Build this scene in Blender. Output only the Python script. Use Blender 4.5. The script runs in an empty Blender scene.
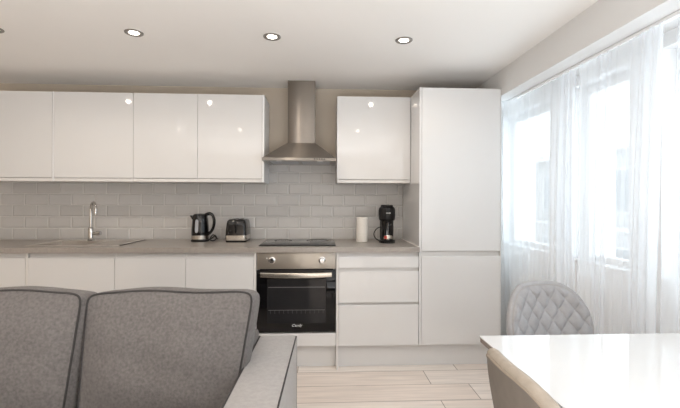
import bpy, bmesh, math, random
from mathutils import Vector, Matrix
R = math.radians
PI = math.pi
random.seed(7)
scene = bpy.context.scene
C = scene.collection

# ------------------------------------------------------------------ materials
def new_mat(name):
    m = bpy.data.materials.new(name); m.use_nodes = True
    nt = m.node_tree
    return m, nt, nt.nodes['Principled BSDF']

def mat(name, col, rough=.5, metal=0, coat=0, noise=0, nscale=40, bump=0, bscale=200, spec=.5, aniso=0, emit=None, estr=0, sheen=0, stretch=None):
    m, nt, b = new_mat(name)
    b.inputs['Base Color'].default_value = (*col, 1)
    b.inputs['Roughness'].default_value = rough
    b.inputs['Metallic'].default_value = metal
    b.inputs['Coat Weight'].default_value = coat
    b.inputs['Coat Roughness'].default_value = .03
    b.inputs['Specular IOR Level'].default_value = spec
    b.inputs['Sheen Weight'].default_value = sheen
    if aniso:
        b.inputs['Anisotropic'].default_value = aniso
        t = nt.nodes.new('ShaderNodeCombineXYZ'); t.inputs['X'].default_value = .03; t.inputs['Z'].default_value = 1
        nt.links.new(t.outputs[0], b.inputs['Tangent'])
    if emit:
        b.inputs['Emission Color'].default_value = (*emit, 1)
        b.inputs['Emission Strength'].default_value = estr
    if noise or bump:
        g = nt.nodes.new('ShaderNodeNewGeometry')
        vec = g.outputs['Position']
        if stretch:
            mp = nt.nodes.new('ShaderNodeMapping'); mp.inputs['Scale'].default_value = stretch
            nt.links.new(vec, mp.inputs['Vector']); vec = mp.outputs[0]
    if noise:
        n = nt.nodes.new('ShaderNodeTexNoise'); n.inputs['Scale'].default_value = nscale
        n.inputs['Detail'].default_value = 6
        nt.links.new(vec, n.inputs['Vector'])
        r = nt.nodes.new('ShaderNodeMapRange')
        r.inputs['From Min'].default_value = .25; r.inputs['From Max'].default_value = .75
        r.inputs['To Min'].default_value = 1 - noise; r.inputs['To Max'].default_value = 1 + noise
        nt.links.new(n.outputs[0], r.inputs['Value'])
        mx = nt.nodes.new('ShaderNodeVectorMath'); mx.operation = 'SCALE'
        mx.inputs[0].default_value = col
        nt.links.new(r.outputs[0], mx.inputs['Scale'])
        nt.links.new(mx.outputs[0], b.inputs['Base Color'])
    if bump:
        n2 = nt.nodes.new('ShaderNodeTexNoise'); n2.inputs['Scale'].default_value = bscale
        n2.inputs['Detail'].default_value = 3
        nt.links.new(vec, n2.inputs['Vector'])
        bp = nt.nodes.new('ShaderNodeBump'); bp.inputs['Strength'].default_value = bump
        bp.inputs['Distance'].default_value = .002
        nt.links.new(n2.outputs[0], bp.inputs['Height']); nt.links.new(bp.outputs[0], b.inputs['Normal'])
    return m

M = {}
M['wall'] = mat('wall_paint', (.60, .535, .455), .85, noise=.015, nscale=3, bump=.05, bscale=300)
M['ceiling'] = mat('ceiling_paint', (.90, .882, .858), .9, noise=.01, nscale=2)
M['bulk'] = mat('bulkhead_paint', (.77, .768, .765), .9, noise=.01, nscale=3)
M['white_trim'] = mat('white_gloss_trim', (.89, .90, .912), .4, noise=.01, nscale=5)
M['door'] = mat('white_gloss_lacquer', (.735, .738, .742), .06, coat=.5, noise=.006, nscale=2)
M['carcass'] = mat('white_carcass', (.75, .74, .73), .45, noise=.01, nscale=4)
M['rail'] = mat('pale_grip_channel', (.66, .65, .64), .4, noise=.01, nscale=4)
M['worktop'] = mat('taupe_stone_laminate', (.34, .31, .285), .3, noise=.10, nscale=55, bump=.03)
M['steel'] = mat('brushed_steel', (.27, .245, .22), .33, metal=1, aniso=1, noise=.05, nscale=6, stretch=(2, 2, 260))
M['steel_panel'] = mat('brushed_steel_panel', (.40, .37, .33), .33, metal=1, aniso=1, noise=.03, nscale=6)
M['steel_plain'] = mat('satin_steel', (.66, .63, .58), .26, metal=1, noise=.03, nscale=8, stretch=(1, 1, 60))
M['sink'] = mat('sink_steel', (.74, .70, .66), .28, metal=1, noise=.03, nscale=30)
M['chrome'] = mat('chrome', (.62, .61, .60), .08, metal=1, noise=.01)
M['black_glass'] = mat('black_glass', (.006, .006, .007), .05, spec=.28, noise=.02)
M['oven_window'] = mat('smoked_oven_glass', (.022, .022, .024), .06, spec=.3, noise=.1, nscale=10)
M['black_gloss'] = mat('black_gloss_plastic', (.006, .006, .007), .07, spec=.5, noise=.02)
M['black_matte'] = mat('black_matte_plastic', (.010, .010, .011), .42, spec=.3, noise=.05, nscale=80, bump=.05)
M['zone'] = mat('hob_marking', (.06, .06, .06), .25, noise=.02)
M['rack'] = mat('wire_rack_grey', (.16, .16, .16), .4, noise=.02)
M['gauge'] = mat('grey_water_gauge', (.42, .44, .48), .15, noise=.03)
M['mark'] = mat('white_print', (.85, .85, .85), .5, noise=.01)
M['red'] = mat('red_print', (.55, .06, .05), .4, noise=.02)
M['paper'] = mat('paper_towel', (.80, .77, .72), .95, noise=.03, nscale=60, bump=.5, bscale=90)
M['card'] = mat('card_tube', (.45, .34, .22), .9, noise=.05)
M['filter'] = mat('hood_filter_mesh', (.45, .46, .48), .4, metal=.8, noise=.2, nscale=150)
M['bezel'] = mat('satin_bezel', (.36, .34, .32), .4, metal=.9, noise=.01)
M['lens'] = mat('lamp_lens', (1, .97, .9), .3, emit=(1, .93, .82), estr=12, noise=.01)
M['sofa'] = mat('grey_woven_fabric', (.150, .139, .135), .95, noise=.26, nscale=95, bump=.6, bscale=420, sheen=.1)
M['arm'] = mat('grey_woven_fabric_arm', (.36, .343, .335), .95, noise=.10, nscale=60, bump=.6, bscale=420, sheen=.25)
M['piping'] = mat('dark_grey_piping', (.045, .042, .042), .9, noise=.1, nscale=60)
M['wood_foot'] = mat('dark_wood_foot', (.06, .04, .03), .5, noise=.1)
M['velvet'] = mat('grey_velvet', (.36, .36, .372), .85, noise=.08, nscale=35, bump=.15, bscale=350)
M['velvet_taupe'] = mat('taupe_velvet', (.19, .168, .147), .85, noise=.07, nscale=30, bump=.15, bscale=350)
M['taupe_band_lit'] = mat('lit_taupe_velvet', (.36, .315, .265), .85, noise=.10, nscale=45, bump=.2, bscale=350)  # chair rim velvet, lightened in the colour for light from above
M['velvet_seam'] = mat('grey_seam', (.36, .35, .34), .8, noise=.03)
M['taupe_seam'] = mat('taupe_seam', (.32, .27, .22), .8, noise=.03)
M['black_metal'] = mat('black_metal', (.02, .02, .02), .4, metal=.5, noise=.02)
M['table'] = mat('white_gloss_marble', (.72, .72, .72), .06, coat=.7, noise=.02, nscale=4)
M['table_edge'] = mat('table_underside', (.20, .165, .14), .5, noise=.05)
M['silicone'] = mat('sealant', (.82, .80, .77), .5, noise=.01)
M['radiator'] = mat('radiator_enamel', (.86, .86, .86), .35, noise=.01)
M['facade'] = mat('pale_render', (.26, .26, .26), .9, noise=.04, nscale=1.5)
M['facade_glass'] = mat('far_window_glass', (.12, .13, .14), .1, noise=.03)
M['facade_trim'] = mat('far_window_trim', (.36, .36, .36), .8, noise=.02)

def floor_material():
    m, nt, b = new_mat('pale_oak_planks')
    N, L = nt.nodes, nt.links
    g = N.new('ShaderNodeNewGeometry')
    mp = N.new('ShaderNodeMapping'); mp.inputs['Location'].default_value = (.55, .0, 0)
    mp.inputs['Location'].default_value = (.163, -.085, 0)
    L.new(g.outputs['Position'], mp.inputs['Vector'])
    def brick(c1, c2, mortar, ms):
        br = N.new('ShaderNodeTexBrick')
        br.offset = .219; br.offset_frequency = 2
        br.inputs['Color1'].default_value = (*c1, 1); br.inputs['Color2'].default_value = (*c2, 1)
        br.inputs['Mortar'].default_value = (*mortar, 1)
        br.inputs['Scale'].default_value = 1; br.inputs['Mortar Size'].default_value = ms
        br.inputs['Mortar Smooth'].default_value = .1
        br.inputs['Brick Width'].default_value = 1.21; br.inputs['Row Height'].default_value = .225
        L.new(mp.outputs[0], br.inputs['Vector'])
        return br
    br = brick((.82, .725, .655), (.90, .835, .78), (.36, .30, .255), .0030)
    mp2 = N.new('ShaderNodeMapping'); mp2.inputs['Scale'].default_value = (1.6, 22, 1)
    L.new(g.outputs['Position'], mp2.inputs['Vector'])
    n = N.new('ShaderNodeTexNoise'); n.inputs['Scale'].default_value = 1.5; n.inputs['Detail'].default_value = 8
    n.inputs['Distortion'].default_value = .6
    L.new(mp2.outputs[0], n.inputs['Vector'])
    r = N.new('ShaderNodeMapRange'); r.inputs['From Min'].default_value = .3; r.inputs['From Max'].default_value = .7
    r.inputs['To Min'].default_value = .86; r.inputs['To Max'].default_value = 1.09
    L.new(n.outputs[0], r.inputs['Value'])
    v = N.new('ShaderNodeVectorMath'); v.operation = 'SCALE'
    L.new(br.outputs['Color'], v.inputs[0]); L.new(r.outputs[0], v.inputs['Scale'])
    L.new(v.outputs[0], b.inputs['Base Color'])
    b.inputs['Roughness'].default_value = .42
    bp = N.new('ShaderNodeBump'); bp.inputs['Strength'].default_value = .3; bp.inputs['Distance'].default_value = .002
    bp.invert = True
    L.new(br.outputs['Fac'], bp.inputs['Height']); L.new(bp.outputs[0], b.inputs['Normal'])
    return m
M['floor'] = floor_material()

def tile_material():
    m, nt, b = new_mat('white_metro_tiles')
    N, L = nt.nodes, nt.links
    g = N.new('ShaderNodeNewGeometry')
    sp = N.new('ShaderNodeSeparateXYZ'); L.new(g.outputs['Position'], sp.inputs[0])
    cb = N.new('ShaderNodeCombineXYZ')
    L.new(sp.outputs['X'], cb.inputs['X']); L.new(sp.outputs['Z'], cb.inputs['Y'])
    mp = N.new('ShaderNodeMapping'); mp.inputs['Location'].default_value = (3.39, -.931, 0)
    L.new(cb.outputs[0], mp.inputs['Vector'])
    def brick(ms, smooth):
        br = N.new('ShaderNodeTexBrick'); br.offset = .5; br.offset_frequency = 2
        br.inputs['Color1'].default_value = (.53, .525, .52, 1); br.inputs['Color2'].default_value = (.58, .575, .57, 1)
        br.inputs['Mortar'].default_value = (.70, .69, .675, 1)
        br.inputs['Scale'].default_value = 1; br.inputs['Mortar Size'].default_value = ms
        br.inputs['Mortar Smooth'].default_value = smooth
        br.inputs['Brick Width'].default_value = .2003; br.inputs['Row Height'].default_value = .1007
        L.new(mp.outputs[0], br.inputs['Vector'])
        return br
    br = brick(.0024, .1); br2 = brick(.0125, 1)
    n = N.new('ShaderNodeTexNoise'); n.inputs['Scale'].default_value = 9
    L.new(g.outputs['Position'], n.inputs['Vector'])
    r = N.new('ShaderNodeMapRange'); r.inputs['To Min'].default_value = .95; r.inputs['To Max'].default_value = 1.05
    L.new(n.outputs[0], r.inputs['Value'])
    v = N.new('ShaderNodeVectorMath'); v.operation = 'SCALE'
    L.new(br.outputs['Color'], v.inputs[0]); L.new(r.outputs[0], v.inputs['Scale'])
    L.new(v.outputs[0], b.inputs['Base Color'])
    b.inputs['Roughness'].default_value = .16
    bp = N.new('ShaderNodeBump'); bp.inputs['Strength'].default_value = .7; bp.inputs['Distance'].default_value = .005
    bp.invert = True
    L.new(br2.outputs['Fac'], bp.inputs['Height']); L.new(bp.outputs[0], b.inputs['Normal'])
    return m
M['tile'] = tile_material()

def sheer_material():
    m, nt, b = new_mat('sheer_voile')
    N, L = nt.nodes, nt.links
    N.remove(b)
    out = N['Material Output']
    tr = N.new('ShaderNodeBsdfTransparent')
    tl = N.new('ShaderNodeBsdfTranslucent'); tl.inputs['Color'].default_value = (.93, .958, .99, 1)
    df = N.new('ShaderNodeBsdfDiffuse'); df.inputs['Color'].default_value = (.93, .958, .99, 1)
    a = N.new('ShaderNodeMixShader'); a.inputs[0].default_value = .45
    L.new(tl.outputs[0], a.inputs[1]); L.new(df.outputs[0], a.inputs[2])
    g = N.new('ShaderNodeNewGeometry')
    n = N.new('ShaderNodeTexNoise'); n.inputs['Scale'].default_value = 3
    L.new(g.outputs['Position'], n.inputs['Vector'])
    r = N.new('ShaderNodeMapRange'); r.inputs['To Min'].default_value = .48; r.inputs['To Max'].default_value = .58
    L.new(n.outputs[0], r.inputs['Value'])
    mx = N.new('ShaderNodeMixShader')
    L.new(r.outputs[0], mx.inputs[0]); L.new(tr.outputs[0], mx.inputs[1]); L.new(a.outputs[0], mx.inputs[2])
    L.new(mx.outputs[0], out.inputs['Surface'])
    return m
M['sheer'] = sheer_material()

def pane_material():
    m, nt, b = new_mat('window_glass')
    N, L = nt.nodes, nt.links
    N.remove(b)
    out = N['Material Output']
    tr = N.new('ShaderNodeBsdfTransparent'); tr.inputs['Color'].default_value = (.96, .98, .98, 1)
    gl = N.new('ShaderNodeBsdfGlossy'); gl.inputs['Roughness'].default_value = .02
    lw = N.new('ShaderNodeLayerWeight')
    pw = N.new('ShaderNodeMath'); pw.operation = 'POWER'; pw.inputs[1].default_value = 4
    L.new(lw.outputs['Facing'], pw.inputs[0])
    fr = N.new('ShaderNodeMapRange'); fr.inputs['To Min'].default_value = .04; fr.inputs['To Max'].default_value = .6
    L.new(pw.outputs[0], fr.inputs['Value'])
    mx = N.new('ShaderNodeMixShader')
    L.new(fr.outputs[0], mx.inputs[0]); L.new(tr.outputs[0], mx.inputs[1]); L.new(gl.outputs[0], mx.inputs[2])
    L.new(mx.outputs[0], out.inputs['Surface'])
    return m
M['pane'] = pane_material()

# ------------------------------------------------------------------ mesh helpers
class MB:
    def __init__(s): s.bm = bmesh.new()
    def _merge(s, t):
        me = bpy.data.meshes.new('tmp'); t.to_mesh(me); t.free()
        s.bm.from_mesh(me); bpy.data.meshes.remove(me); return s
    def box(s, x0, x1, y0, y1, z0, z1, bev=0, seg=2):
        t = bmesh.new(); bmesh.ops.create_cube(t, size=1)
        for v in t.verts:
            v.co = Vector(((x0+x1)/2+v.co.x*(x1-x0), (y0+y1)/2+v.co.y*(y1-y0), (z0+z1)/2+v.co.z*(z1-z0)))
        if bev: bmesh.ops.bevel(t, geom=list(t.edges), offset=bev, segments=seg, affect='EDGES', profile=.5)
        return s._merge(t)
    def prism(s, pts, axis, a0, a1, bev=0, seg=2):
        t = bmesh.new()
        def mk(p, a):
            if axis == 'x': return (a, p[0], p[1])
            if axis == 'y': return (p[0], a, p[1])
            return (p[0], p[1], a)
        lo = [t.verts.new(mk(p, a0)) for p in pts]; hi = [t.verts.new(mk(p, a1)) for p in pts]
        t.faces.new(lo); t.faces.new(hi[::-1]); n = len(pts)
        for i in range(n): t.faces.new((lo[i], hi[i], hi[(i+1) % n], lo[(i+1) % n]))
        bmesh.ops.recalc_face_normals(t, faces=list(t.faces))
        if bev: bmesh.ops.bevel(t, geom=list(t.edges), offset=bev, segments=seg, affect='EDGES', profile=.5)
        return s._merge(t)
    def lathe(s, prof, cx=0, cy=0, seg=32, sx=1, sy=1, axis='z', rot=0, cap=True):
        # prof: (radius, height); axis z about (cx,cy); axis 'y' spins about a line along y through (cx, z=cy)
        t = bmesh.new(); rings = []
        for r, h in prof:
            ring = []
            for k in range(seg):
                a = 2*PI*k/seg + rot
                x, y = r*math.cos(a)*sx, r*math.sin(a)*sy
                ring.append(t.verts.new((cx+x, cy+y, h) if axis == 'z' else (cx+x, h, cy+y)))
            rings.append(ring)
        for i in range(len(rings)-1):
            for k in range(seg):
                t.faces.new((rings[i][k], rings[i][(k+1) % seg], rings[i+1][(k+1) % seg], rings[i+1][k]))
        for ring in ((rings[0], rings[-1]) if cap else ()): t.faces.new(ring)
        if not cap:
            for k in range(seg): t.faces.new((rings[-1][k], rings[-1][(k+1) % seg], rings[0][(k+1) % seg], rings[0][k]))
        bmesh.ops.recalc_face_normals(t, faces=list(t.faces))
        return s._merge(t)
    def tube(s, pts, r, seg=10, closed=False, smooth=4, radii=None):
        P = [Vector(p) for p in pts]; n = len(P)
        if smooth and n > 2:
            Q = []; RR = []
            rng = n if closed else n-1
            for i in range(rng):
                p0 = P[(i-1) % n] if (closed or i > 0) else P[i]
                p1 = P[i]; p2 = P[(i+1) % n]
                p3 = P[(i+2) % n] if (closed or i+2 < n) else p2
                for k in range(smooth):
                    t = k/smooth
                    Q.append(.5*((2*p1)+(p2-p0)*t+(2*p0-5*p1+4*p2-p3)*t*t+(3*p1-p0-3*p2+p3)*t**3))
                    if radii: RR.append(radii[i]*(1-t)+radii[(i+1) % n]*t)
            if not closed:
                Q.append(P[-1])
                if radii: RR.append(radii[-1])
            P = Q; radii = RR if radii else None; n = len(P)
        t = bmesh.new(); rings = []; up = None
        for i in range(n):
            a = P[(i-1) % n] if (closed or i > 0) else P[i]
            b = P[(i+1) % n] if (closed or i < n-1) else P[i]
            d = (b-a).normalized()
            if up is None: up = Vector((0, 0, 1)) if abs(d.z) < .9 else Vector((1, 0, 0))
            u = up - d*up.dot(d); u.normalize(); w = d.cross(u); up = u
            rr = radii[i] if radii else r
            rings.append([t.verts.new(P[i]+(u*math.cos(2*PI*k/seg)+w*math.sin(2*PI*k/seg))*rr) for k in range(seg)])
        for i in range(n if closed else n-1):
            A, B = rings[i], rings[(i+1) % n]
            for k in range(seg): t.faces.new((A[k], A[(k+1) % seg], B[(k+1) % seg], B[k]))
        if not closed: t.faces.new(rings[0]); t.faces.new(rings[-1])
        bmesh.ops.recalc_face_normals(t, faces=list(t.faces))
        return s._merge(t)
    def sheet(s, fn, nu, nv):
        t = bmesh.new()
        V = [[t.verts.new(fn(i/nu, j/nv)) for j in range(nv+1)] for i in range(nu+1)]
        for i in range(nu):
            for j in range(nv): t.faces.new((V[i][j], V[i+1][j], V[i+1][j+1], V[i][j+1]))
        return s._merge(t)
    def padded(s, front, back, nu, nv, bulge=.0):
        # two grids (a,b in -1..1) closed by a rounded side strip
        t = bmesh.new()
        gr = lambda f: [[t.verts.new(f(-1+2*i/nu, -1+2*j/nv)) for j in range(nv+1)] for i in range(nu+1)]
        A = gr(front); B = gr(back)
        for i in range(nu):
            for j in range(nv):
                t.faces.new((A[i][j], A[i+1][j], A[i+1][j+1], A[i][j+1]))
                t.faces.new((B[i][j], B[i][j+1], B[i+1][j+1], B[i+1][j]))
        loop = [(i, 0) for i in range(nu)] + [(nu, j) for j in range(nv)] + [(i, nv) for i in range(nu, 0, -1)] + [(0, j) for j in range(nv, 0, -1)]
        cen = sum((v.co for row in A+B for v in row), Vector())/(2*(nu+1)*(nv+1))
        rows = []
        for q in (.25, .5, .75):
            row = []
            for (i, j) in loop:
                p = A[i][j].co.lerp(B[i][j].co, q)
                ax = (B[i][j].co-A[i][j].co).normalized()
                o = p-cen; o -= ax*o.dot(ax)
                if o.length > 1e-6: o.normalize()
                row.append(t.verts.new(p+o*bulge*(1-(2*q-1)**2)))
            rows.append(row)
        full = [[A[i][j] for i, j in loop]]+rows+[[B[i][j] for i, j in loop]]
        n = len(loop)
        for a, b in zip(full, full[1:]):
            for k in range(n): t.faces.new((a[k], a[(k+1) % n], b[(k+1) % n], b[k]))
        bmesh.ops.recalc_face_normals(t, faces=list(t.faces))
        return s._merge(t)

def world_off(o):
    v = Vector((0, 0, 0))
    while o is not None:
        v += o.location; o = o.parent
    return v

def obj(name, mb, material, parent=None, smooth=30):
    me = bpy.data.meshes.new(name)
    bm = mb.bm
    if parent is None:
        xs = [v.co for v in bm.verts]
        org = Vector(((min(c.x for c in xs)+max(c.x for c in xs))/2, (min(c.y for c in xs)+max(c.y for c in xs))/2, min(c.z for c in xs)))
    else: org = world_off(parent)
    bmesh.ops.translate(bm, verts=list(bm.verts), vec=-org)
    if smooth:
        for f in bm.faces: f.smooth = True
        lim = R(smooth)
        for e in bm.edges:
            if len(e.link_faces) == 2 and e.calc_face_angle(0) > lim: e.smooth = False
    bm.to_mesh(me); bm.free()
    me.materials.append(M[material] if isinstance(material, str) else material)
    o = bpy.data.objects.new(name, me); C.objects.link(o)
    if parent is None: o.location = org
    else: o.parent = parent
    return o

def thing(name, label, cat, loc=(0, 0, 0), group=None):
    o = bpy.data.objects.new(name, None); C.objects.link(o)
    o.location = loc; o['label'] = label; o['category'] = cat; o.empty_display_size = .05
    if group: o['group'] = group
    return o
def tag(o, label, cat, group=None):
    o['label'] = label; o['category'] = cat
    if group: o['group'] = group
    return o
def struct(name, mb, material, parent=None):
    o = obj(name, mb, material, parent, smooth=0)
    if parent is None: o['kind'] = 'structure'
    return o
def text_mesh(txt, size, loc, rot, ext, material, name, parent, shear=0, sx=1):
    cu = bpy.data.curves.new('t', 'FONT'); cu.body = txt; cu.size = size; cu.extrude = ext; cu.shear = shear
    cu.align_x = 'CENTER'; cu.align_y = 'CENTER'
    to = bpy.data.objects.new('t', cu); C.objects.link(to)
    me = bpy.data.meshes.new_from_object(to.evaluated_get(bpy.context.evaluated_depsgraph_get()))
    bpy.data.objects.remove(to); bpy.data.curves.remove(cu)
    mb = MB(); mb.bm.from_mesh(me); bpy.data.meshes.remove(me)
    bmesh.ops.transform(mb.bm, matrix=Matrix.Translation(loc) @ rot @ Matrix.Diagonal((sx, 1, 1, 1)), verts=list(mb.bm.verts))
    return obj(name, mb, material, parent, smooth=0)

# ------------------------------------------------------------------ room shell
CEIL = 2.30; WALL = 3.68; XL = -3.7; YR = -2.6; XW = 1.66
struct('floor', MB().box(XL, 1.96, YR, WALL+.12, -.10, 0), 'floor')
struct('ceiling', MB().box(XL, 1.96, YR, WALL+.12, CEIL, CEIL+.12), 'ceiling')
struct('wall_back', MB().box(XL, 1.96, WALL, WALL+.12, 0, CEIL), 'wall')
struct('wall_left', MB().box(XL-.12, XL, YR, WALL+.12, 0, CEIL), 'wall')
struct('wall_rear', MB().box(XL, 1.96, YR-.12, YR, 0, CEIL), 'wall')
wins = [(2.84, 3.58), (2.09, 2.58), (1.25, 1.88), (.2, 1.0)]  # the last opening is out of view, added for more fill light
SILL = .89; HEAD = 2.03
wr = MB().box(XW, 1.96, YR, WALL, 0, SILL).box(XW, 1.96, YR, WALL, HEAD, CEIL)
edges = [WALL]+[e for a, b in wins for e in (b, a)]+[YR]
for k in range(0, len(edges), 2): wr.box(XW, 1.96, edges[k+1], edges[k], SILL, HEAD)
struct('wall_right', wr, 'white_trim')
for i, (a, b) in enumerate(wins):
    fr = MB()
    w = .055
    for (y0, y1, z0, z1) in ((a, a+w, SILL, HEAD), (b-w, b, SILL, HEAD), (a+w, b-w, SILL, SILL+w), (a+w, b-w, HEAD-w, HEAD)):
        fr.box(1.74, 1.80, y0, y1, z0, z1, .006)
    f = struct('window_%d' % (i+1), fr, 'white_trim')
    pa = obj('pane', MB().box(1.766, 1.772, a+w-.004, b-w+.004, SILL+w-.004, HEAD-w+.004), 'pane', f, 0)
    obj('window_sill', MB().box(1.655, 1.74, a-.0, b+.0, SILL, SILL+.02, .005), 'white_trim', f)
    hb = MB().box(1.725, 1.74, a+.012, a+.042, 1.40, 1.46, .003).box(1.705, 1.725, a+.018, a+.036, 1.33, 1.45, .004)
    obj('window_handle', hb, 'white_trim', f)
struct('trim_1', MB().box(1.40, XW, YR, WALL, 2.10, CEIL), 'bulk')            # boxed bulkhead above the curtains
struct('trim_2', MB().box(-2.81, .757, WALL-.010, WALL, .93, 1.624), 'tile')    # metro tile splashback
struct('baseboard_right', MB().box(XW-.016, XW, YR, WALL, 0, .10), 'white_trim')
struct('baseboard_left', MB().box(XL, XL+.016, YR, WALL, 0, .10), 'white_trim')
struct('baseboard_rear', MB().box(XL+.016, 1.64, YR, YR+.016, 0, .10), 'white_trim')

# ------------------------------------------------------------------ kitchen
YF = 3.05   # front plane of the floor-standing doors
YW = 3.35   # front plane of the wall-hung doors
YB = WALL-.012

def pull_door_top(x0, x1, z0, z1, y=YF, t=.02):
    # slab with a hollow finger pull along its top edge
    pts = [(y+t, z0), (y, z0), (y, z1-.003), (y+.003, z1), (y+.006, z1-.002), (y+.008, z1-.016), (y+.012, z1-.022), (y+t, z1-.022)]
    return MB().prism(pts, 'x', x0, x1)
def pull_door_bottom(x0, x1, z0, z1, y=YF, t=.02):
    pts = [(y+t, z1), (y, z1), (y, z0+.003), (y+.003, z0), (y+.006, z0+.002), (y+.008, z0+.016), (y+.012, z0+.022), (y+t, z0+.022)]
    return MB().prism(pts, 'x', x0, x1)
def carcass(x0, x1, y0, y1, z0, z1, t=.016, top=True):
    m = MB()
    m.box(x0, x0+t, y0, y1, z0, z1).box(x1-t, x1, y0, y1, z0, z1)
    m.box(x0+t, x1-t, y0, y1, z0, z0+t).box(x0+t, x1-t, y1-.008, y1, z0+t, z1-t)
    if top: m.box(x0+t, x1-t, y0, y1, z1-t, z1)
    else: m.box(x0+t, x1-t, y0, y0+.02, z1-t, z1)
    return m

def feet(t, xa, xb):
    for fx in (xa, xb):
        for fy in (3.25, 3.58): obj('foot', MB().lathe([(.02, 0), (.02, .01), (.014, .02), (.014, .18)], fx, fy, 12), 'black_matte', t)
WTB = .892  # underside of the worktop
def base_unit(x0, x1, label, end=None):
    t = thing('base_cabinet', label, 'cabinet', ((x0+x1)/2, 3.36, 0), 'base cabinets under the worktop')
    obj('carcass', carcass(x0+.001, x1-.001, YF+.035, YB, .18, WTB-.001, top=x0 > -2), 'carcass', t, 0)
    obj('finger_rail', MB().box(x0+.001, x1-.001, YF+.022, YF+.034, .84, WTB-.001), 'carcass', t, 0)
    obj('door', pull_door_top(x0+.0015, x1-.0015, .18, .857), 'door', t)
    feet(t, x0+.06, x1-.06)
    if end: obj('end_panel', MB().box(end[0], end[1], YF, YB, 0, WTB-.001, .001), 'carcass', t, 0)
    return t
base_unit(-2.745, -2.145, 'white handleless base cabinet left of the double panel joint, mostly behind the left sofa cushion')
base_unit(-2.127, -1.511, 'white handleless base cabinet under the sink and tap', end=(-2.144, -2.128))
base_unit(-1.511, -.996, 'white handleless base cabinet behind the sofa, under the bare worktop between sink and kettle')
base_unit(-.996, -.493, 'white handleless base cabinet beside the oven, under kettle and toaster', end=(-.4925, -.4765))

# oven housing and oven
OX0, OX1 = -.476, .124
t = thing('oven_housing', 'white oven housing with a narrow blank panel below the oven', 'cabinet', (-.176, 3.36, 0))
hz = MB().box(OX0, OX0+.016, YF+.03, YB, .18, WTB-.001).box(OX1-.016, OX1, YF+.03, YB, .18, WTB-.001).box(OX0+.016, OX1-.016, YF+.03, YB, .18, .29)
obj('carcass', hz, 'carcass', t, 0)
obj('filler_panel', MB().box(OX0+.002, OX1-.002, YF, YF+.02, .183, .279, .0015), 'door', t, 0)
feet(t, OX0+.06, OX1-.06)

ov = thing('oven', 'built-in single oven with steel control strip and black glass door', 'oven', (-.176, 3.36, .291))
obj('body', MB().box(OX0+.022, OX1-.022, YF+.03, 3.58, .291, .885), 'black_matte', ov, 0)
cp = obj('control_panel', MB().box(OX0+.003, OX1-.003, YF+.002, YF+.028, .766, .889, .002), 'steel_panel', ov)
for kx in (-.359, .017):
    k = obj('knob', MB().lathe([(.026, YF+.002), (.026, YF-.004), (.020, YF-.006), (.0185, YF-.024), (.016, YF-.027)], kx, .831, 28, axis='y'), 'chrome', cp)
    obj('knob_pointer', MB().box(kx-.002, kx+.002, YF-.029, YF-.0265, .833, .848), 'black_matte', k, 0)
obj('indicator_lamp', MB().lathe([(.005, YF+.002), (.005, YF-.001), (.003, YF-.002)], -.397, .847, 12, axis='y'), 'mark', cp)
dr = obj('oven_door', MB().box(OX0+.003, OX1-.003, YF, YF+.028, .288, .758, .003), 'black_glass', ov)
obj('window', MB().box(-.395, .048, YF-.0012, YF+.001, .358, .690, .0004), 'oven_window', dr, 0)
rk = MB().box(-.385, .04, YF-.0022, YF-.0011, .626, .631).box(-.385, .04, YF-.0018, YF-.0011, .455, .458)
for q in range(13): rk.box(-.37+q*.033, -.3688+q*.033, YF-.0016, YF-.0011, .43, .455)
obj('wire_rack', rk, 'rack', dr, 0)
# bowed steel handle
pts_f = []; pts_b = []
for q in range(25):
    x = -.443+q/24*.533; bow = (1-((q-12)/12)**2)
    pts_f.append((x, YF-.026-.012*bow)); pts_b.append((x, YF-.014-.012*bow))
hm = MB()
hb = bmesh.new()
rows = []
for q in range(25):
    x, yf = pts_f[q]; yb = pts_b[q][1]; bow = (1-((q-12)/12)**2)
    zt = .743-.004*bow; zb = .708-.006*bow
    rows.append([hb.verts.new(p) for p in ((x, yf, zb+.004), (x, yf-.002, (zt+zb)/2), (x, yf, zt-.004), (x, yf+.004, zt), (x, yb, zt), (x, yb, zb), (x, yf+.004, zb))])
for a, b in zip(rows, rows[1:]):
    for k in range(7): hb.faces.new((a[k], a[(k+1) % 7], b[(k+1) % 7], b[k]))
hb.faces.new(rows[0]); hb.faces.new(rows[-1]); bmesh.ops.recalc_face_normals(hb, faces=list(hb.faces))
hm._merge(hb)
for hx in (-.425, .072): hm.box(hx-.009, hx+.009, YF-.018, YF+.001, .717, .734, .002)
obj('door_handle', hm, 'steel_plain', dr)
text_mesh('Candy', .026, (-.172, YF-.001, .340), Matrix.Rotation(R(90), 4, 'X'), .0006, 'mark', 'logo', dr, shear=.35, sx=1.15)

# drawer unit
t = thing('drawer_cabinet', 'white base cabinet with three handleless drawers under the coffee machine', 'cabinet', (.45, 3.36, 0))
obj('carcass', carcass(.1425, .756, YF+.035, YB, .18, WTB-.001), 'carcass', t, 0)
obj('side_panel', MB().box(.1255, .1415, YF, YB, .0, WTB-.001, .001), 'carcass', t, 0)
rl = MB()
for z0, z1 in ((.835, WTB-.002), (.725, .775), (.47, .512)): rl.box(.143, .755, YF+.022, YF+.034, z0, z1)
obj('finger_rail', rl, 'carcass', t, 0)
obj('drawer_front', pull_door_top(.1435, .7545, .772, .857), 'door', t)
obj('drawer_front', pull_door_top(.1435, .7545, .508, .745), 'door', t)
obj('drawer_front', pull_door_top(.1435, .7545, .181, .489), 'door', t)
feet(t, .2, .7)

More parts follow.
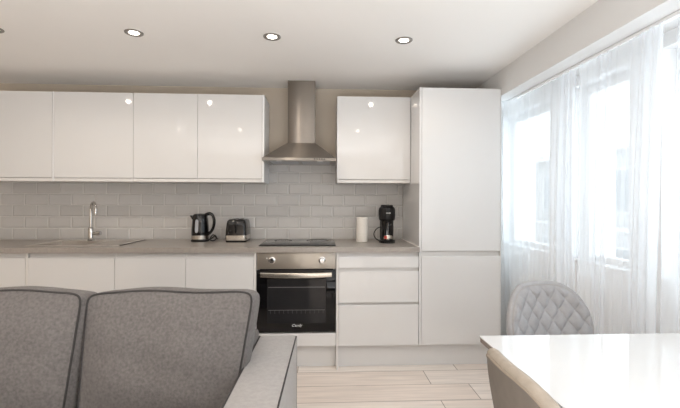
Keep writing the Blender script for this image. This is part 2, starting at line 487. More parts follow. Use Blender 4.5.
# tall unit
t = thing('tall_fridge_cabinet', 'tall white two-door cabinet at the end of the kitchen run by the window', 'cabinet', (1.08, 3.36, 0))
obj('carcass', carcass(.777, 1.394, YF+.035, YB, .18, 2.15), 'carcass', t, 0)
obj('side_panel', MB().box(.759, .776, YF, YB, .18, 2.152, .001), 'door', t, 0)
obj('side_panel', MB().box(1.3945, 1.398, YF, YB, .18, 2.152, .001), 'carcass', t, 0)
rl = MB().box(.778, 1.393, YF+.022, YF+.034, .835, .925)
obj('finger_rail', rl, 'carcass', t, 0)
obj('door', pull_door_bottom(.7785, 1.392, .896, 2.150), 'door', t)
obj('door', pull_door_top(.7785, 1.392, .181, .860), 'door', t)
feet(t, .84, 1.33)

o = obj('plinth', MB().box(.1425, 1.398, 3.115, 3.133, 0, .178, .001), 'door', None, 0)
tag(o, 'white kickboard under the drawers and the tall cabinet', 'kickboard')
o = obj('plinth', MB().box(-.475, .1245, 3.125, 3.143, 0, .178, .001), 'door', None, 0)
tag(o, 'short white kickboard set back under the oven', 'kickboard')
o = obj('plinth', MB().box(-2.126, -.494, 3.125, 3.143, 0, .178, .001), 'door', None, 0)
tag(o, 'long white kickboard hidden behind the sofa', 'kickboard')

# worktop with the sink cut out
SX0, SX1, SY0, SY1 = -2.22, -1.52, 3.14, 3.61
BX0, BX1 = -2.17, -1.80
wt = MB()
wt.box(-2.81, BX0, 3.03, 3.669, WTB, .93).box(BX1, .758, 3.03, 3.669, WTB, .93)
wt.box(BX0, BX1, 3.03, 3.175, WTB, .93).box(BX0, BX1, 3.50, 3.669, WTB, .93)
bmesh.ops.remove_doubles(wt.bm, verts=list(wt.bm.verts), dist=1e-5)
o = obj('worktop', wt, 'worktop', None, 0)
tag(o, 'long taupe stone-effect kitchen worktop', 'worktop')
o = obj('sealant_strip', MB().box(.7455, .7585, 3.04, 3.668, .9302, .9355, .002), 'silicone', None, 0)
tag(o, 'pale sealant line where the worktop meets the tall cabinet side', 'sealant')

sk = thing('sink', 'inset stainless steel sink with grooved drainer left of the kettle', 'sink', (-1.98, 3.37, .78))
rim = MB()
rim.box(SX0, BX0+.004, SY0, SY1, .9302, .9345, .0015).box(BX1-.004, SX1, SY0, SY1, .9302, .9335, .0012)
rim.box(BX0+.004, BX1-.004, SY0, 3.18, .9302, .9345, .0015).box(BX0+.004, BX1-.004, 3.495, SY1, .9302, .9345, .0015)
obj('rim', rim, 'sink', sk)
bw = MB()
x0, x1, y0, y1, zb = BX0+.003, BX1-.003, 3.178, 3.497, .775
bw.box(x0, x0+.004, y0, y1, zb, .932).box(x1-.004, x1, y0, y1, zb, .932).box(x0, x1, y0, y0+.004, zb, .932).box(x0, x1, y1-.004, y1, zb, .932).box(x0, x1, y0, y1, zb, zb+.004)
obj('bowl', bw, 'sink', sk, 0)
obj('drain', MB().lathe([(.045, zb+.004), (.045, zb+.007), (.03, zb+.005), (.0, zb+.0045)], -1.985, 3.34, 24), 'chrome', sk)
dg = MB()
for q in range(6): dg.tube([(-1.75+q*.035, 3.20, .934), (-1.75+q*.035, 3.5, .934)], .0035, 6, smooth=0)
obj('drainer_ribs', dg, 'sink', sk)
obj('drainer_edge_shade', MB().box(SX1-.005, SX1+.006, SY0+.01, SY1-.01, .9335, .9362, .001), 'black_matte', sk, 0)  # dark strip standing in for the shadow line along the drainer's rim

tp = thing('tap', 'tall chrome swan-neck mixer tap behind the sink bowl', 'tap', (-1.921, 3.53, .934))
TX, TY = -1.938, 3.515
obj('base', MB().lathe([(.027, .9346), (.027, .942), (.021, .948), (.021, 1.035), (.017, 1.045), (.012, 1.05)], TX, TY, 24), 'chrome', tp)
sp = [(TX, TY, 1.04), (TX, TY, 1.10), (TX, TY, 1.185)]
for q in range(1, 9):
    a = PI*q/8*1.04
    sp.append((TX+.042*(1-math.cos(a)), TY-.07*(1-math.cos(a))/2*1.2, 1.185+.072*math.sin(a)))
e = sp[-1]; sp.append((e[0]+.002, e[1]-.004, e[2]-.022))
obj('spout', MB().tube(sp, .0115, 14), 'chrome', tp)
lv = MB().tube([(TX+.015, TY, .995), (TX+.05, TY-.008, .997)], .013, 14, smooth=0)
lv.tube([(TX+.05, TY-.008, .997), (TX+.085, TY-.012, 1.0)], .019, 16, smooth=0)
obj('lever', lv, 'chrome', tp)

# hob
hb = thing('ceramic_hob', 'flat black ceramic hob set in the worktop above the oven', 'hob', (-.174, 3.37, .93))
obj('glass', MB().box(-.470, .124, 3.115, 3.625, .9303, .9365, .002), 'black_glass', hb)
for cx, cy, r in ((-.315, 3.25, .095), (-.02, 3.25, .075), (-.315, 3.50, .075), (-.02, 3.50, .095)):
    obj('cooking_zone', MB().lathe([(r, .9366), (r, .9370), (r-.003, .9370), (r-.003, .9366)], cx, cy, 48, cap=False), 'zone', hb, 0)
obj('touch_controls', MB().box(-.235, -.115, 3.135, 3.137, .9366, .937).box(-.235, -.115, 3.16, 3.162, .9366, .937), 'zone', hb, 0)

# wall cabinets
def wall_unit(x0, x1, label, end=None):
    t = thing('wall_cabinet', label, 'cabinet', ((x0+x1)/2, 3.52, 1.43), group='wall cabinets')
    obj('carcass', carcass(x0+.001, x1-.001, YW+.022, WALL-.001, 1.43, 2.15), 'carcass', t, 0)
    obj('finger_rail', MB().box(x0+.001, x1-.001, YW+.004, YW+.0215, 1.43, 1.455, .001), 'carcass', t, 0)
    obj('door', pull_door_bottom(x0+.0015, x1-.0015, 1.458, 2.150, YW), 'door', t)
    if end: obj('end_panel', MB().box(end[0], end[1], YW, WALL-.001, 1.43, 2.152, .001), 'white_trim', t, 0)
wall_unit(-2.752, -2.152, 'white gloss wall cabinet at the far left end, cut by the picture edge', end=(-2.1505, -2.1405))
wall_unit(-2.1395, -1.515, 'widest complete white gloss wall cabinet, above the sink and tap')
wall_unit(-1.515, -1.002, 'white gloss wall cabinet above the bare worktop, second to the left of the hood')
wall_unit(-1.002, -.478, 'white gloss wall cabinet directly left of the hood, above kettle and toaster', end=(-.4775, -.4615))
wall_unit(.1395, .757, 'white gloss wall cabinet above the coffee machine, between hood and tall cabinet')

# extractor hood
hd = thing('extractor_hood', 'stainless steel chimney extractor hood above the hob', 'extractor hood', (-.168, 3.43, 1.59))
HX0, HX1, HY = -.457, .127, 3.18
def ringbox(z0, r0, z1, r1):
    t = bmesh.new()
    a = [t.verts.new((x, y, z0)) for x, y in ((r0[0], r0[2]), (r0[1], r0[2]), (r0[1], r0[3]), (r0[0], r0[3]))]
    b = [t.verts.new((x, y, z1)) for x, y in ((r1[0], r1[2]), (r1[1], r1[2]), (r1[1], r1[3]), (r1[0], r1[3]))]
    for k in range(4): t.faces.new((a[k], a[(k+1) % 4], b[(k+1) % 4], b[k]))
    t.faces.new(b); t.faces.new(a[::-1])
    return t
obj('chimney', MB().box(-.275, -.044, 3.43, WALL-.001, 1.765, CEIL-.002, .003), 'steel', hd)
cm = MB(); cm._merge(ringbox(1.619, (HX0+.004, HX1-.004, HY+.004, WALL-.012), 1.768, (-.279, -.040, 3.426, WALL-.012)))
obj('canopy', cm, 'steel', hd, 10)
rmb = MB().box(HX0, HX1, HY, HY+.02, 1.596, 1.619, .002).box(HX0, HX0+.02, HY+.02, WALL-.012, 1.596, 1.619).box(HX1-.02, HX1, HY+.02, WALL-.012, 1.596, 1.619).box(HX0+.02, HX1-.02, HY+.02, HY+.12, 1.599, 1.612)
rmb.box(HX0+.02, HX1-.02, WALL-.06, WALL-.012, 1.598, 1.612).box(-.18, -.155, HY+.12, WALL-.06, 1.598, 1.612).box(HX0+.02, HX0+.04, HY+.12, WALL-.06, 1.598, 1.612).box(HX1-.04, HX1-.02, HY+.12, WALL-.06, 1.598, 1.612)
rim = obj('rim', rmb, 'steel', hd, 0)
for a, b in ((HX0+.042, -.182), (-.153, HX1-.042)):
    fl = obj('grease_filter', MB().box(a, b, HY+.122, WALL-.062, 1.602, 1.61, .002), 'filter', hd, 0)
for q in range(5):
    bx = -.043+q*.019
    obj('button', MB().lathe([(.0055, HY+.001), (.0055, HY-.003), (.004, HY-.004)], bx, 1.608, 12, axis='y'), 'black_matte', rim)
for lx in (-.33, .0):
    obj('hood_lamp', MB().lathe([(.024, 1.599), (.024, 1.5965), (.018, 1.596)], lx, HY+.07, 20), 'mark', hd)

# ------------------------------------------------------------------ things on the worktop
ZT = .9303
# kettle
KX, KY = -1.022, 3.50
kt = thing('kettle', 'black cordless kettle with steel band and grey water gauge', 'kettle', (KX, KY, ZT))
obj('power_base', MB().lathe([(.075, ZT), (.077, ZT+.006), (.074, ZT+.014), (.06, ZT+.018)], KX, KY, 36, sx=.98), 'black_matte', kt)
obj('body', MB().lathe([(.071, ZT+.052), (.072, ZT+.07), (.070, ZT+.12), (.066, ZT+.17), (.0605, ZT+.207), (.058, ZT+.215)], KX, KY, 40), 'black_gloss', kt)
obj('steel_band', MB().lathe([(.069, ZT+.0185), (.0725, ZT+.021), (.0728, ZT+.05), (.071, ZT+.0525)], KX, KY, 40), 'steel_plain', kt)
ld = obj('lid', MB().lathe([(.0585, ZT+.2155), (.0585, ZT+.222), (.052, ZT+.231), (.034, ZT+.236), (.0, ZT+.238)], KX, KY, 40), 'black_gloss', kt)
obj('spout', MB().prism([(KX-.052, ZT+.170), (KX-.083, ZT+.219), (KX-.074, ZT+.222), (KX-.048, ZT+.214)], 'y', KY-.024, KY+.024, .004), 'black_gloss', kt)
ga = MB()
def gauge_fn(u, v):
    a = R(-110+u*24); z = ZT+.075+v*.115
    r = (.0725 if z < ZT+.09 else .0725-.0075*(z-ZT-.09)/.10)
    e = 1-abs(2*v-1)**6
    a = R(-98)+(a-R(-98))*math.sqrt(max(e, .02))
    return (KX+r*math.cos(a), KY+r*math.sin(a), z)
ga.sheet(gauge_fn, 10, 20)
obj('water_gauge', ga, 'gauge', kt)
hp = [(KX+.045, KY-.006, ZT+.222), (KX+.075, KY-.012, ZT+.237), (KX+.103, KY-.018, ZT+.228), (KX+.121, KY-.022, ZT+.195), (KX+.122, KY-.022, ZT+.150), (KX+.110, KY-.02, ZT+.105), (KX+.088, KY-.016, ZT+.075), (KX+.066, KY-.012, ZT+.062)]
obj('handle', MB().tube(hp, .012, 12, radii=[.016, .014, .012, .0125, .0125, .012, .012, .013]), 'black_gloss', kt)
obj('cord', MB().tube([(KX+.07, KY+.01, ZT+.012), (KX+.105, KY+.0, ZT+.03), (KX+.128, KY-.012, ZT+.05), (KX+.140, KY-.01, ZT+.025), (KX+.118, KY-.03, ZT+.007), (KX+.09, KY-.03, ZT+.018), (KX+.112, KY-.01, ZT+.056), (KX+.135, KY+.03, ZT+.02), (KX+.12, KY+.12, ZT+.01)], .0055, 8), 'black_matte', kt)

# toaster, seen end-on
ts = thing('toaster', 'black two-slice toaster with steel base band', 'toaster', (0, 0, 0))
tl, tw = .087, .125
def rr(hx, hy, r, n=6):
    P = []
    for cx, cy, a0 in ((hx-r, hy-r, 0), (-hx+r, hy-r, 90), (-hx+r, -hy+r, 180), (hx-r, -hy+r, 270)):
        for k in range(n+1):
            a = R(a0+90*k/n); P.append((cx+r*math.cos(a), cy+r*math.sin(a)))
    return P
def loft(m, secs):
    t = bmesh.new(); rows = [[t.verts.new((x, y, z)) for x, y in rr(hx, hy, r)] for hx, hy, r, z in secs]
    n = len(rows[0])
    for a, b in zip(rows, rows[1:]):
        for k in range(n): t.faces.new((a[k], a[(k+1) % n], b[(k+1) % n], b[k]))
    t.faces.new(rows[0][::-1]); t.faces.new(rows[-1])
    bmesh.ops.recalc_face_normals(t, faces=list(t.faces))
    return m._merge(t)
obj('foot_plate', loft(MB(), [(tl-.004, tw-.004, .025, 0), (tl, tw, .028, .004), (tl, tw, .028, .014)]), 'black_matte', ts)
obj('steel_band', loft(MB(), [(tl+.001, tw+.001, .028, .0145), (tl+.002, tw+.002, .029, .02), (tl+.001, tw+.001, .028, .057)]), 'steel_plain', ts)
obj('body', loft(MB(), [(tl, tw, .028, .0575), (tl-.001, tw-.001, .028, .10), (tl-.006, tw-.006, .03, .155), (tl-.011, tw-.010, .03, .176), (tl-.022, tw-.02, .026, .188), (tl-.03, tw-.028, .02, .190)]), 'black_gloss', ts)
for sx in (-.024, .024):
    obj('bread_slot', MB().box(sx-.013, sx+.013, -.072, .072, .1895, .1925, .001), 'black_matte', ts, 0)
obj('lever_track', MB().box(-.006, .006, -tw-.0015, -tw+.006, .075, .165, .002), 'black_matte', ts)
obj('lever', MB().box(-.016, .016, -tw-.020, -tw+.004, .138, .150, .004), 'black_gloss', ts)
obj('dial', MB().lathe([(.011, -tw+.001), (.011, -tw-.008), (.008, -tw-.010)], -.045, .085, 20, axis='y'), 'black_matte', ts)
ts.location = (-.7035, 3.527, ZT)

# paper roll
px, py = .362, 3.45
o = thing('paper_towel_roll', 'upright white paper towel roll beside the coffee machine', 'paper towel', (px, py, ZT))
obj('paper', MB().lathe([(.022, ZT), (.047, ZT), (.0495, ZT+.003), (.0495, ZT+.206), (.047, ZT+.209), (.022, ZT+.209)], px, py, 40, cap=False), 'paper', o)
obj('card_tube', MB().lathe([(.0215, ZT+.001), (.0215, ZT+.208), (.019, ZT+.208), (.019, ZT+.001)], px, py, 28, cap=False), 'card', o)

# coffee machine
cx, cy = .565, 3.385
o = thing('coffee_machine', 'slim black capsule coffee machine standing next to the paper roll', 'coffee machine', (cx, cy, ZT))
obj('base', MB().lathe([(.066, ZT), (.068, ZT+.004), (.068, ZT+.016), (.063, ZT+.02)], cx, cy-.01, 40, sy=1.25), 'black_matte', o)
obj('column', MB().lathe([(.050, ZT+.02), (.053, ZT+.10), (.053, ZT+.19)], cx+.006, cy+.015, 40), 'black_gloss', o)
obj('water_tank', MB().lathe([(.045, ZT+.02), (.048, ZT+.03), (.048, ZT+.235), (.042, ZT+.24)], cx, cy+.075, 32), 'black_gloss', o)
hdm = obj('head', MB().lathe([(.050, ZT+.181), (.062, ZT+.186), (.068, ZT+.197), (.0715, ZT+.235), (.071, ZT+.272), (.067, ZT+.287), (.052, ZT+.304)], cx, cy, 12, rot=R(15)), 'black_matte', o, 20)
obj('lid', MB().lathe([(.0515, ZT+.3042), (.0515, ZT+.312), (.046, ZT+.317), (.0, ZT+.318)], cx, cy, 32), 'black_matte', hdm)
obj('lever', MB().box(cx-.012, cx+.012, cy-.058, cy-.02, ZT+.3105, ZT+.3195, .003), 'black_gloss', hdm)
lg = MB().box(cx-.018, cx+.006, cy-.0722, cy-.068, ZT+.2475, ZT+.2515, .001).box(cx+.008, cx+.019, cy-.0724, cy-.068, ZT+.2465, ZT+.2530, .001)
obj('logo', lg, 'mark', hdm, 0)
obj('outlet', MB().lathe([(.018, ZT+.165), (.02, ZT+.1815)], cx, cy-.03, 20), 'black_gloss', o)
obj('drip_tray', MB().lathe([(.046, ZT+.0202), (.046, ZT+.030), (.042, ZT+.032)], cx, cy-.028, 32), 'black_gloss', o)
def on_column(a0, a1, z0, h, r, tp=0):
    return lambda u, v: (cx+.006+r*math.cos(R(a0+(a1-a0)*u)), cy+.015+r*math.sin(R(a0+(a1-a0)*u)), ZT+z0+h*v*(1-tp*abs(2*u-1)**3))
pr = obj('cup_print', MB().sheet(on_column(-132, -38, .028, .036, .0545, .5), 16, 4), 'steel_plain', o)
obj('red_cup', MB().sheet(on_column(-126, -100, .034, .024, .0553), 8, 3), 'red', pr)
obj('white_cup', MB().sheet(on_column(-90, -70, .036, .02, .0553), 8, 3), 'mark', pr)
obj('cord', MB().tube([(cx-.035, cy+.06, ZT+.125), (cx-.06, cy+.05, ZT+.122), (cx-.085, cy+.045, ZT+.106), (cx-.103, cy+.04, ZT+.075), (cx-.100, cy+.035, ZT+.045), (cx-.08, cy+.03, ZT+.022), (cx-.05, cy+.03, ZT+.008)], .0045, 8), 'black_matte', o)

# ------------------------------------------------------------------ ceiling downlights
def downlight(x, y, label, power):
    t = thing('downlight', label, 'ceiling light', (x, y, CEIL), group='recessed ceiling downlights')
    z = CEIL
    obj('bezel', MB().lathe([(.054, z-.0005), (.054, z-.004), (.050, z-.007), (.034, z-.005), (.031, z-.003), (.031, z-.0005)], x, y, 40, cap=False), 'bezel', t)
    obj('lamp_lens', MB().lathe([(.0305, z-.0008), (.0305, z-.002), (.024, z-.0055), (.0, z-.0065)], x, y, 32), 'lens', t)
    ld = bpy.data.lights.new('downlight_beam', 'SPOT'); ld.energy = power; ld.spot_size = R(168); ld.spot_blend = .6
    ld.shadow_soft_size = .02; ld.color = (1, .86, .72)
    lo = bpy.data.objects.new('downlight_beam', ld); C.objects.link(lo); lo.location = (x, y, z-.02)
PWR = 7.5
downlight(-1.132, 2.506, 'round chrome ceiling downlight farthest from the window, above the sofa', PWR)
downlight(-.301, 2.517, 'round chrome ceiling downlight in front of the hood', PWR)
downlight(.526, 2.524, 'round chrome ceiling downlight closest to the tall cabinet', PWR)
for x, y, lab in ((-1.95, 2.50, 'round chrome ceiling downlight off the left edge, mirrored in the sink wall cabinet'),
                  (-2.0, .9, 'round chrome ceiling downlight above the left end of the sofa'),
                  (-1.14, .9, 'round chrome ceiling downlight above the middle of the sofa'),
                  (-.31, .9, 'round chrome ceiling downlight above the sofa arm'),
                  (.54, .9, 'round chrome ceiling downlight above the near dining chair')):
    downlight(x, y, lab, PWR)

# ------------------------------------------------------------------ curtains
rail = obj('curtain_rail', MB().box(1.515, 1.545, .1, 3.30, 2.082, 2.0995, .004), 'white_trim', None, 0)
tag(rail, 'slim white curtain rail under the bulkhead', 'curtain rail')
def curtain(y0t, y1t, y0b, y1b, seed, label, pleats, dense, xo=0, ret=0):
    rnd = random.Random(seed)
    ph = [rnd.random()*6.28 for _ in range(6)]
    def fn(u, v):
        # u along the rail (0..1), v from top to hem; cloth gathers around the dense spots (centre, width)
        y0 = y0t+(y0b-y0t)*v**.8; y1 = y1t+(y1b-y1t)*v**.8
        g = max(math.exp(-((u-c)/w)**2) for c, w in dense)
        wv = sum(w*.55*math.tanh((u-c)/w) for c, w in dense)
        uu = u-.55*wv
        lo = -.55*sum(w*.55*math.tanh((0-c)/w) for c, w in dense); hi = 1-.55*sum(w*.55*math.tanh((1-c)/w) for c, w in dense)
        uu = (uu-lo)/(hi-lo)
        y = y0+(y1-y0)*uu
        amp = (.006+.020*g)*(.55+.45*min(1, v*3))
        t = 2*PI*pleats*(u+.012*math.sin(4*v+ph[5]))
        x = 1.530+xo+amp*(math.sin(t+ph[1])+.35*math.sin(2.3*t+ph[2]-1.1*v))*.75
        y += amp*.5*math.sin(2*t+ph[0])
        x += .006*math.sin(3*v+7*u+ph[4])
        x -= ret*max(0, 1-u/.2)**1.5
        return (x, y, 2.083-v*2.058)
    o = obj('sheer_curtain', MB().sheet(fn, 320, 30), 'sheer', None, 180)
    tag(o, label, 'curtain', 'sheer white curtains along the window wall')
curtain(3.17, 2.32, 3.17, 2.36, 3, 'sheer white curtain beside the tall cabinet, behind the quilted grey chair', 10, ((.02, .08), (.86, .15)), ret=.095)
curtain(2.285, 1.71, 2.325, 1.79, 5, 'middle sheer white curtain hanging across the second window', 8, ((.30, .10), (.92, .22)), -.006)
curtain(1.67, .15, 1.75, .12, 8, 'sheer white curtain at the right picture edge, over the third window', 15, ((.0, .10), (.45, .12), (.9, .12)), .004)
# radiators on the window wall
def radiator(y0, y1, label):
    t = thing('radiator', label, 'radiator', (1.61, (y0+y1)/2, .14), group='radiators under the windows')
    pm = MB().box(1.585, 1.60, y0, y1, .15, .72, .004)
    n = int((y1-y0)/.05)
    for q in range(n):
        y = y0+.025+q*(y1-y0-.05)/(n-1)
        pm.box(1.578, 1.586, y-.013, y+.013, .19, .68, .004)
    obj('panel', pm, 'radiator', t)
    obj('top_grille', MB().box(1.60, 1.645, y0+.004, y1-.004, .705, .72, .002), 'radiator', t, 0)
    for by in (y0+.1, y1-.13): obj('bracket', MB().box(1.60, 1.659, by, by+.03, .2, .66), 'radiator', t, 0)
    obj('valve', MB().lathe([(.014, .0), (.014, .12), (.02, .125), (.02, .17), (.012, .176)], 1.60, y1+.03, 16).tube([(1.60, y1+.03, .15), (1.60, y1-.01, .17)], .01, 8, smooth=0), 'chrome', t)
radiator(2.72, 3.24, 'white panel radiator behind the curtain beyond the quilted chair')
radiator(.9, 1.80, 'white panel radiator behind the curtain at the right picture edge')

# ------------------------------------------------------------------ sofa
SO = Vector((-.2, 1.6, 0))
sofa = thing('sofa', 'grey fabric sofa with piped back cushions, standing with its back to the kitchen', 'sofa', SO)
AX0, AX1 = -.305, -.122   # arm seen in the photo
LX0, LX1 = -1.79, -1.607
obj('base', MB().box(LX1, AX0, .98, 2.0, .09, .27, .012), 'sofa', sofa)
def armrest(x0, x1, outer):
    m = MB().box(x0, x1, .93, 2.0, .08, .622, .012, 3)
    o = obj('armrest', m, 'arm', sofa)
    xo = x1-.003 if outer > 0 else x0+.003
    pm = MB().tube([(xo, .935, .10), (xo, .933, .40), (xo, .934, .60), (xo, .945, .618), (xo, 1.4, .6195), (xo, 1.98, .6195), (xo, 1.990, .6165), (xo, 1.996, .608), (xo, 1.997, .59), (xo, 1.997, .10)], .0034, 8, smooth=0)
    xi = x0+.003 if outer > 0 else x1-.003
    pm.tube([(xi, .935, .10), (xi, .933, .40), (xi, .934, .60), (xi, .945, .618), (xi, 1.4, .6195), (xi, 1.985, .6195)], .0042, 8, smooth=3)
    obj('piping', pm, 'piping', o)
armrest(AX0, AX1, 1); armrest(LX0, LX1, -1)
obj('back_frame', MB().box(LX1+.001, AX0-.001, 1.86, 2.0, .271, .66, .02, 3), 'sofa', sofa)
for fx in (LX0+.07, AX1-.07):
    for fy in (1.02, 1.92):
        obj('foot', MB().lathe([(.018, 0), (.026, .08)], fx, fy, 16), 'wood_foot', sofa)
def square_map(a, b, p):
    r = max(abs(a), abs(b))
    if r < 1e-6: return a, b
    k = ((abs(a)/r)**p+(abs(b)/r)**p)**(-1/p)
    k = 1+(k-1)*r**3
    return a*k, b*k
def cushion(name, cx, cyb, zb, w, h, T, tilt, bulge, seed, fl, fr, p=14, yaw=0):
    # origin at bottom middle of the cushion; local a across, b up, thickness along +Y
    rnd = random.Random(seed); q = [rnd.random()*6.28 for _ in range(5)]
    Rm = Matrix.Translation((cx, cyb, zb)) @ Matrix.Rotation(yaw, 4, 'Z') @ Matrix.Rotation(-tilt, 4, 'X')
    def base(a, b, sgn):
        a2, b2 = square_map(a, b, p)
        crown = (1-abs(a)**3.2)*(1-abs(b)**3.2)
        wr = .0035*math.sin(7*a+q[0]+2*b)+.003*math.sin(9*b+q[1]+3*a)
        y = sgn*(T/2+bulge*crown)+wr*(1-max(abs(a), abs(b))**4)
        x = a2*w/2*(1+b*(fr*(1+a)/2+fl*(1-a)/2))
        z = h/2+b2*h/2+.004*(1-a*a)*max(b, 0)+.004*math.sin(5*a+q[3])*max(b, 0)
        return Rm @ Vector((x, y+T/2, z))
    m = MB().padded(lambda a, b: base(a, b, -1), lambda a, b: base(a, b, 1), 44, 34, .018)
    o = obj(name, m, 'sofa', sofa, 60)
    pm = MB()
    for sgn in (-1, 1):
        lp = []
        N = 26
        for k in range(N): lp.append((-1+2*k/N, -1))
        for k in range(N): lp.append((1, -1+2*k/N))
        for k in range(N): lp.append((1-2*k/N, 1))
        for k in range(N): lp.append((-1, 1-2*k/N))
        pm.tube([base(a, b, sgn)+Vector((0, 0, 0)) for a, b in lp], .0042, 8, closed=True, smooth=2)
    obj('piping', pm, 'piping', o)
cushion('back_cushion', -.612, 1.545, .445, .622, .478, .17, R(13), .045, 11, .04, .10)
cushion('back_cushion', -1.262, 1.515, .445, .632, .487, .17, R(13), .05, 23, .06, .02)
def seat_cushion(x0, x1):
    cxm = (x0+x1)/2; hw = (x1-x0)/2; cym, hy = 1.24, .27
    def f(sgn):
        def g(a, b):
            a2, b2 = square_map(a, b, 12)
            return Vector((cxm+a2*hw, cym+b2*hy, .36+sgn*(.068+.015*(1-a**4)*(1-b**4))))
        return g
    o = obj('seat_cushion', MB().padded(f(1), f(-1), 24, 20, .012), 'sofa', sofa, 60)
    pm = MB(); lp = []
    for k in range(20): lp.append((-1+k/10, -1))
    for k in range(20): lp.append((1, -1+k/10))
    for k in range(20): lp.append((1-k/10, 1))
    for k in range(20): lp.append((-1, 1-k/10))
    pm.tube([f(1)(a, b) for a, b in lp], .006, 8, closed=True, smooth=2)
    obj('piping', pm, 'piping', o)
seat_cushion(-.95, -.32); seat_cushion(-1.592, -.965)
sofa.rotation_euler.z = R(-1.6)

# ------------------------------------------------------------------ dining table
TX0, TX1, TYB, TYF = .636, 1.482, 1.575, .12
tb = thing('dining_table', 'white high-gloss dining table in the right foreground', 'table', ((TX0+TX1)/2, .85, 0))
obj('tabletop', MB().box(TX0, TX1, TYF, TYB, .744, .75, .0015), 'table', tb, 0)
obj('under_panel', MB().box(TX0+.002, TX1-.002, TYF+.002, TYB-.002, .726, .7438, .001), 'table_edge', tb, 0)
for lx in (TX0+.24, TX1-.10):
    for ly in (TYF+.12, TYB-.16):
        obj('leg', MB().box(lx-.022, lx+.022, ly-.022, ly+.022, 0, .7255, .003), 'white_trim', tb, 0)

# ------------------------------------------------------------------ dining chairs (built at the origin, facing -Y)
def make_chair(label, vel, seam, band, brad, quilt=True):
    t = thing('dining_chair', label, 'chair', (0, 0, 0), group='dining chairs')
    z0 = .46; W = .228
    def ztop(a): return .855-.205*(1-max(0, 1-abs(a)**3.4)**.62)
    def mid(a, b):
        v = (b+1)/2
        z = z0+(ztop(a)-z0)*v
        wid = W*(.90+.10*min(1, (z-z0)/.22))
        x = a*wid
        y = .205+.13*(z-z0)-.075*abs(a)**2.2+.03*(1-v)**2*-1
        return x, y, z
    def fr(a, b):
        x, y, z = mid(a, b)
        th = .019+.006*(1-max(abs(a), abs(b))**6)
        pa, pb = x/.076+z/.105, x/.076-z/.105
        g = (abs(math.sin(PI*pa))*abs(math.sin(PI*pb)))**.24 if quilt else .5
        edge = 1-max(abs(a), max(b, -.6))**10
        return Vector((x, y-th-.022*g*edge, z))
    def bk(a, b):
        x, y, z = mid(a, b)
        th = .019+.004*(1-max(abs(a), abs(b))**6)
        return Vector((x, y+th, z))
    br = obj('backrest', MB().padded(fr, bk, 110, 96, .012), vel, t, 80)
    pm = MB()
    path = [(-1, -1+2*k/14) for k in range(14)]+[(-1+2*k/40, 1) for k in range(40)]+[(1, 1-2*k/14) for k in range(15)]
    for fn in (fr, bk):
        pm.tube([fn(a, b) for a, b in path], .0028, 6, smooth=2)
    obj('seam', pm, seam, br)
    obj('edge_band', MB().tube([(fr(a, b)+bk(a, b))/2 for a, b in path], brad, 10, smooth=2), band, br, 60)
    def sf(sgn):
        def g(a, b):
            a2, b2 = square_map(a, b, 4.5)
            x, y = a2*.225, -.03+b2*.215
            zz = .435+sgn*.035
            if sgn > 0: zz += .012*(1-a**4)*(1-b**4)+(.02*max(0, b)**3)
            return Vector((x, y, zz))
        return g
    obj('seat', MB().padded(sf(1), sf(-1), 30, 30, .014), vel, t, 60)
    for sx in (-1, 1):
        for sy in (-1, 1):
            top = (sx*.13, -.02+sy*.13, .398); bot = (sx*.215, -.02+sy*.215, .0)
            obj('leg', MB().tube([top, bot], .012, 10, smooth=0, radii=[.014, .009]), 'black_metal', t)
    return t
ch = make_chair('quilted grey velvet dining chair at the far end of the white table', 'velvet', 'velvet_seam', 'velvet', .0175)
ch.location = (1.172, 1.79, 0); ch.rotation_euler.z = R(9)
ch2 = make_chair('taupe velvet dining chair pushed in at the left side of the white table, back turned', 'velvet_taupe', 'taupe_seam', 'taupe_band_lit', .0185)
ch2.location = (.742, 1.03, 0); ch2.rotation_euler.z = R(90)

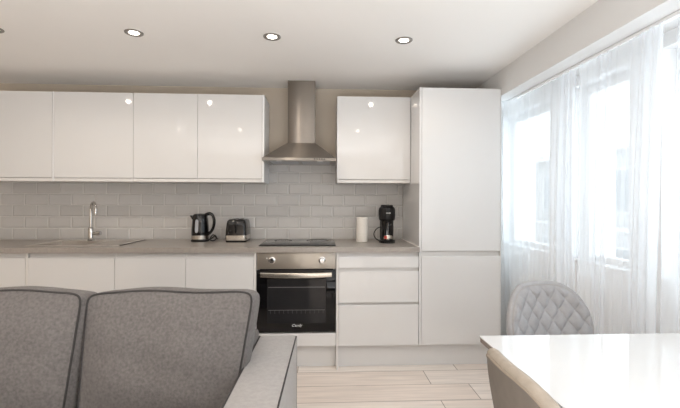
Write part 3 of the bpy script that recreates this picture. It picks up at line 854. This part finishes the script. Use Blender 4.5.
# ------------------------------------------------------------------ the building across the street
bx = 11.0
b = thing('building', 'pale rendered building seen through the sheer curtains', 'building', (bx+1, 4, -4))
obj('facade', MB().box(bx, bx+2, -4, 26, -4, 3.4), 'facade', b, 0)
obj('cornice', MB().box(bx-.3, bx, -4, 26, 3.15, 3.45).box(bx-.12, bx, -4, 26, .15, .32), 'facade_trim', b, 0)
for k in range(12):
    for z in (.9, -2.0):
        y = -2.6+k*2.3
        w = obj('window', MB().box(bx-.06, bx, y-.1, y+1.2, z-.1, z+1.6), 'facade_trim', b, 0)
        obj('pane', MB().box(bx-.075, bx-.0605, y, y+.52, z, z+1.5).box(bx-.075, bx-.0605, y+.58, y+1.1, z, z+1.5), 'facade_glass', w, 0)

# ------------------------------------------------------------------ light
wd = bpy.data.worlds.new('World'); scene.world = wd; wd.use_nodes = True
bg = wd.node_tree.nodes['Background']; bg.inputs[0].default_value = (.86, .935, 1, 1); bg.inputs[1].default_value = 4.6
# added fill: an unseen up-facing soft lamp behind the camera that lights the ceiling
l = bpy.data.lights.new('bounce_fill', 'AREA'); l.shape = 'RECTANGLE'; l.size = 3.6; l.size_y = 2.2; l.energy = 142; l.color = (.955, .975, 1)
o = bpy.data.objects.new('bounce_fill', l); C.objects.link(o); o.location = (.3, -1.2, .4); o.rotation_euler = (R(180), 0, 0)

# ------------------------------------------------------------------ camera and colour
cam = bpy.data.cameras.new('camera'); co = bpy.data.objects.new('camera', cam); C.objects.link(co)
cam.sensor_width = 36; cam.lens = 403/680*36; cam.shift_y = -(204-199.6)/680
cam.clip_start = .05
co.matrix_world = Matrix.Translation((0, 0, 1.29)) @ Matrix.Rotation(R(-2.84), 4, 'Z') @ Matrix.Rotation(R(90), 4, 'X') @ Matrix.Rotation(R(.21), 4, 'Z')
scene.camera = co
scene.view_settings.view_transform = 'Standard'
scene.view_settings.look = 'None'
scene.view_settings.exposure = -.05
scene.cycles.max_bounces = 10
scene.cycles.diffuse_bounces = 6
scene.cycles.transparent_max_bounces = 24
scene.cycles.sample_clamp_indirect = 6
scene.cycles.use_denoising = True
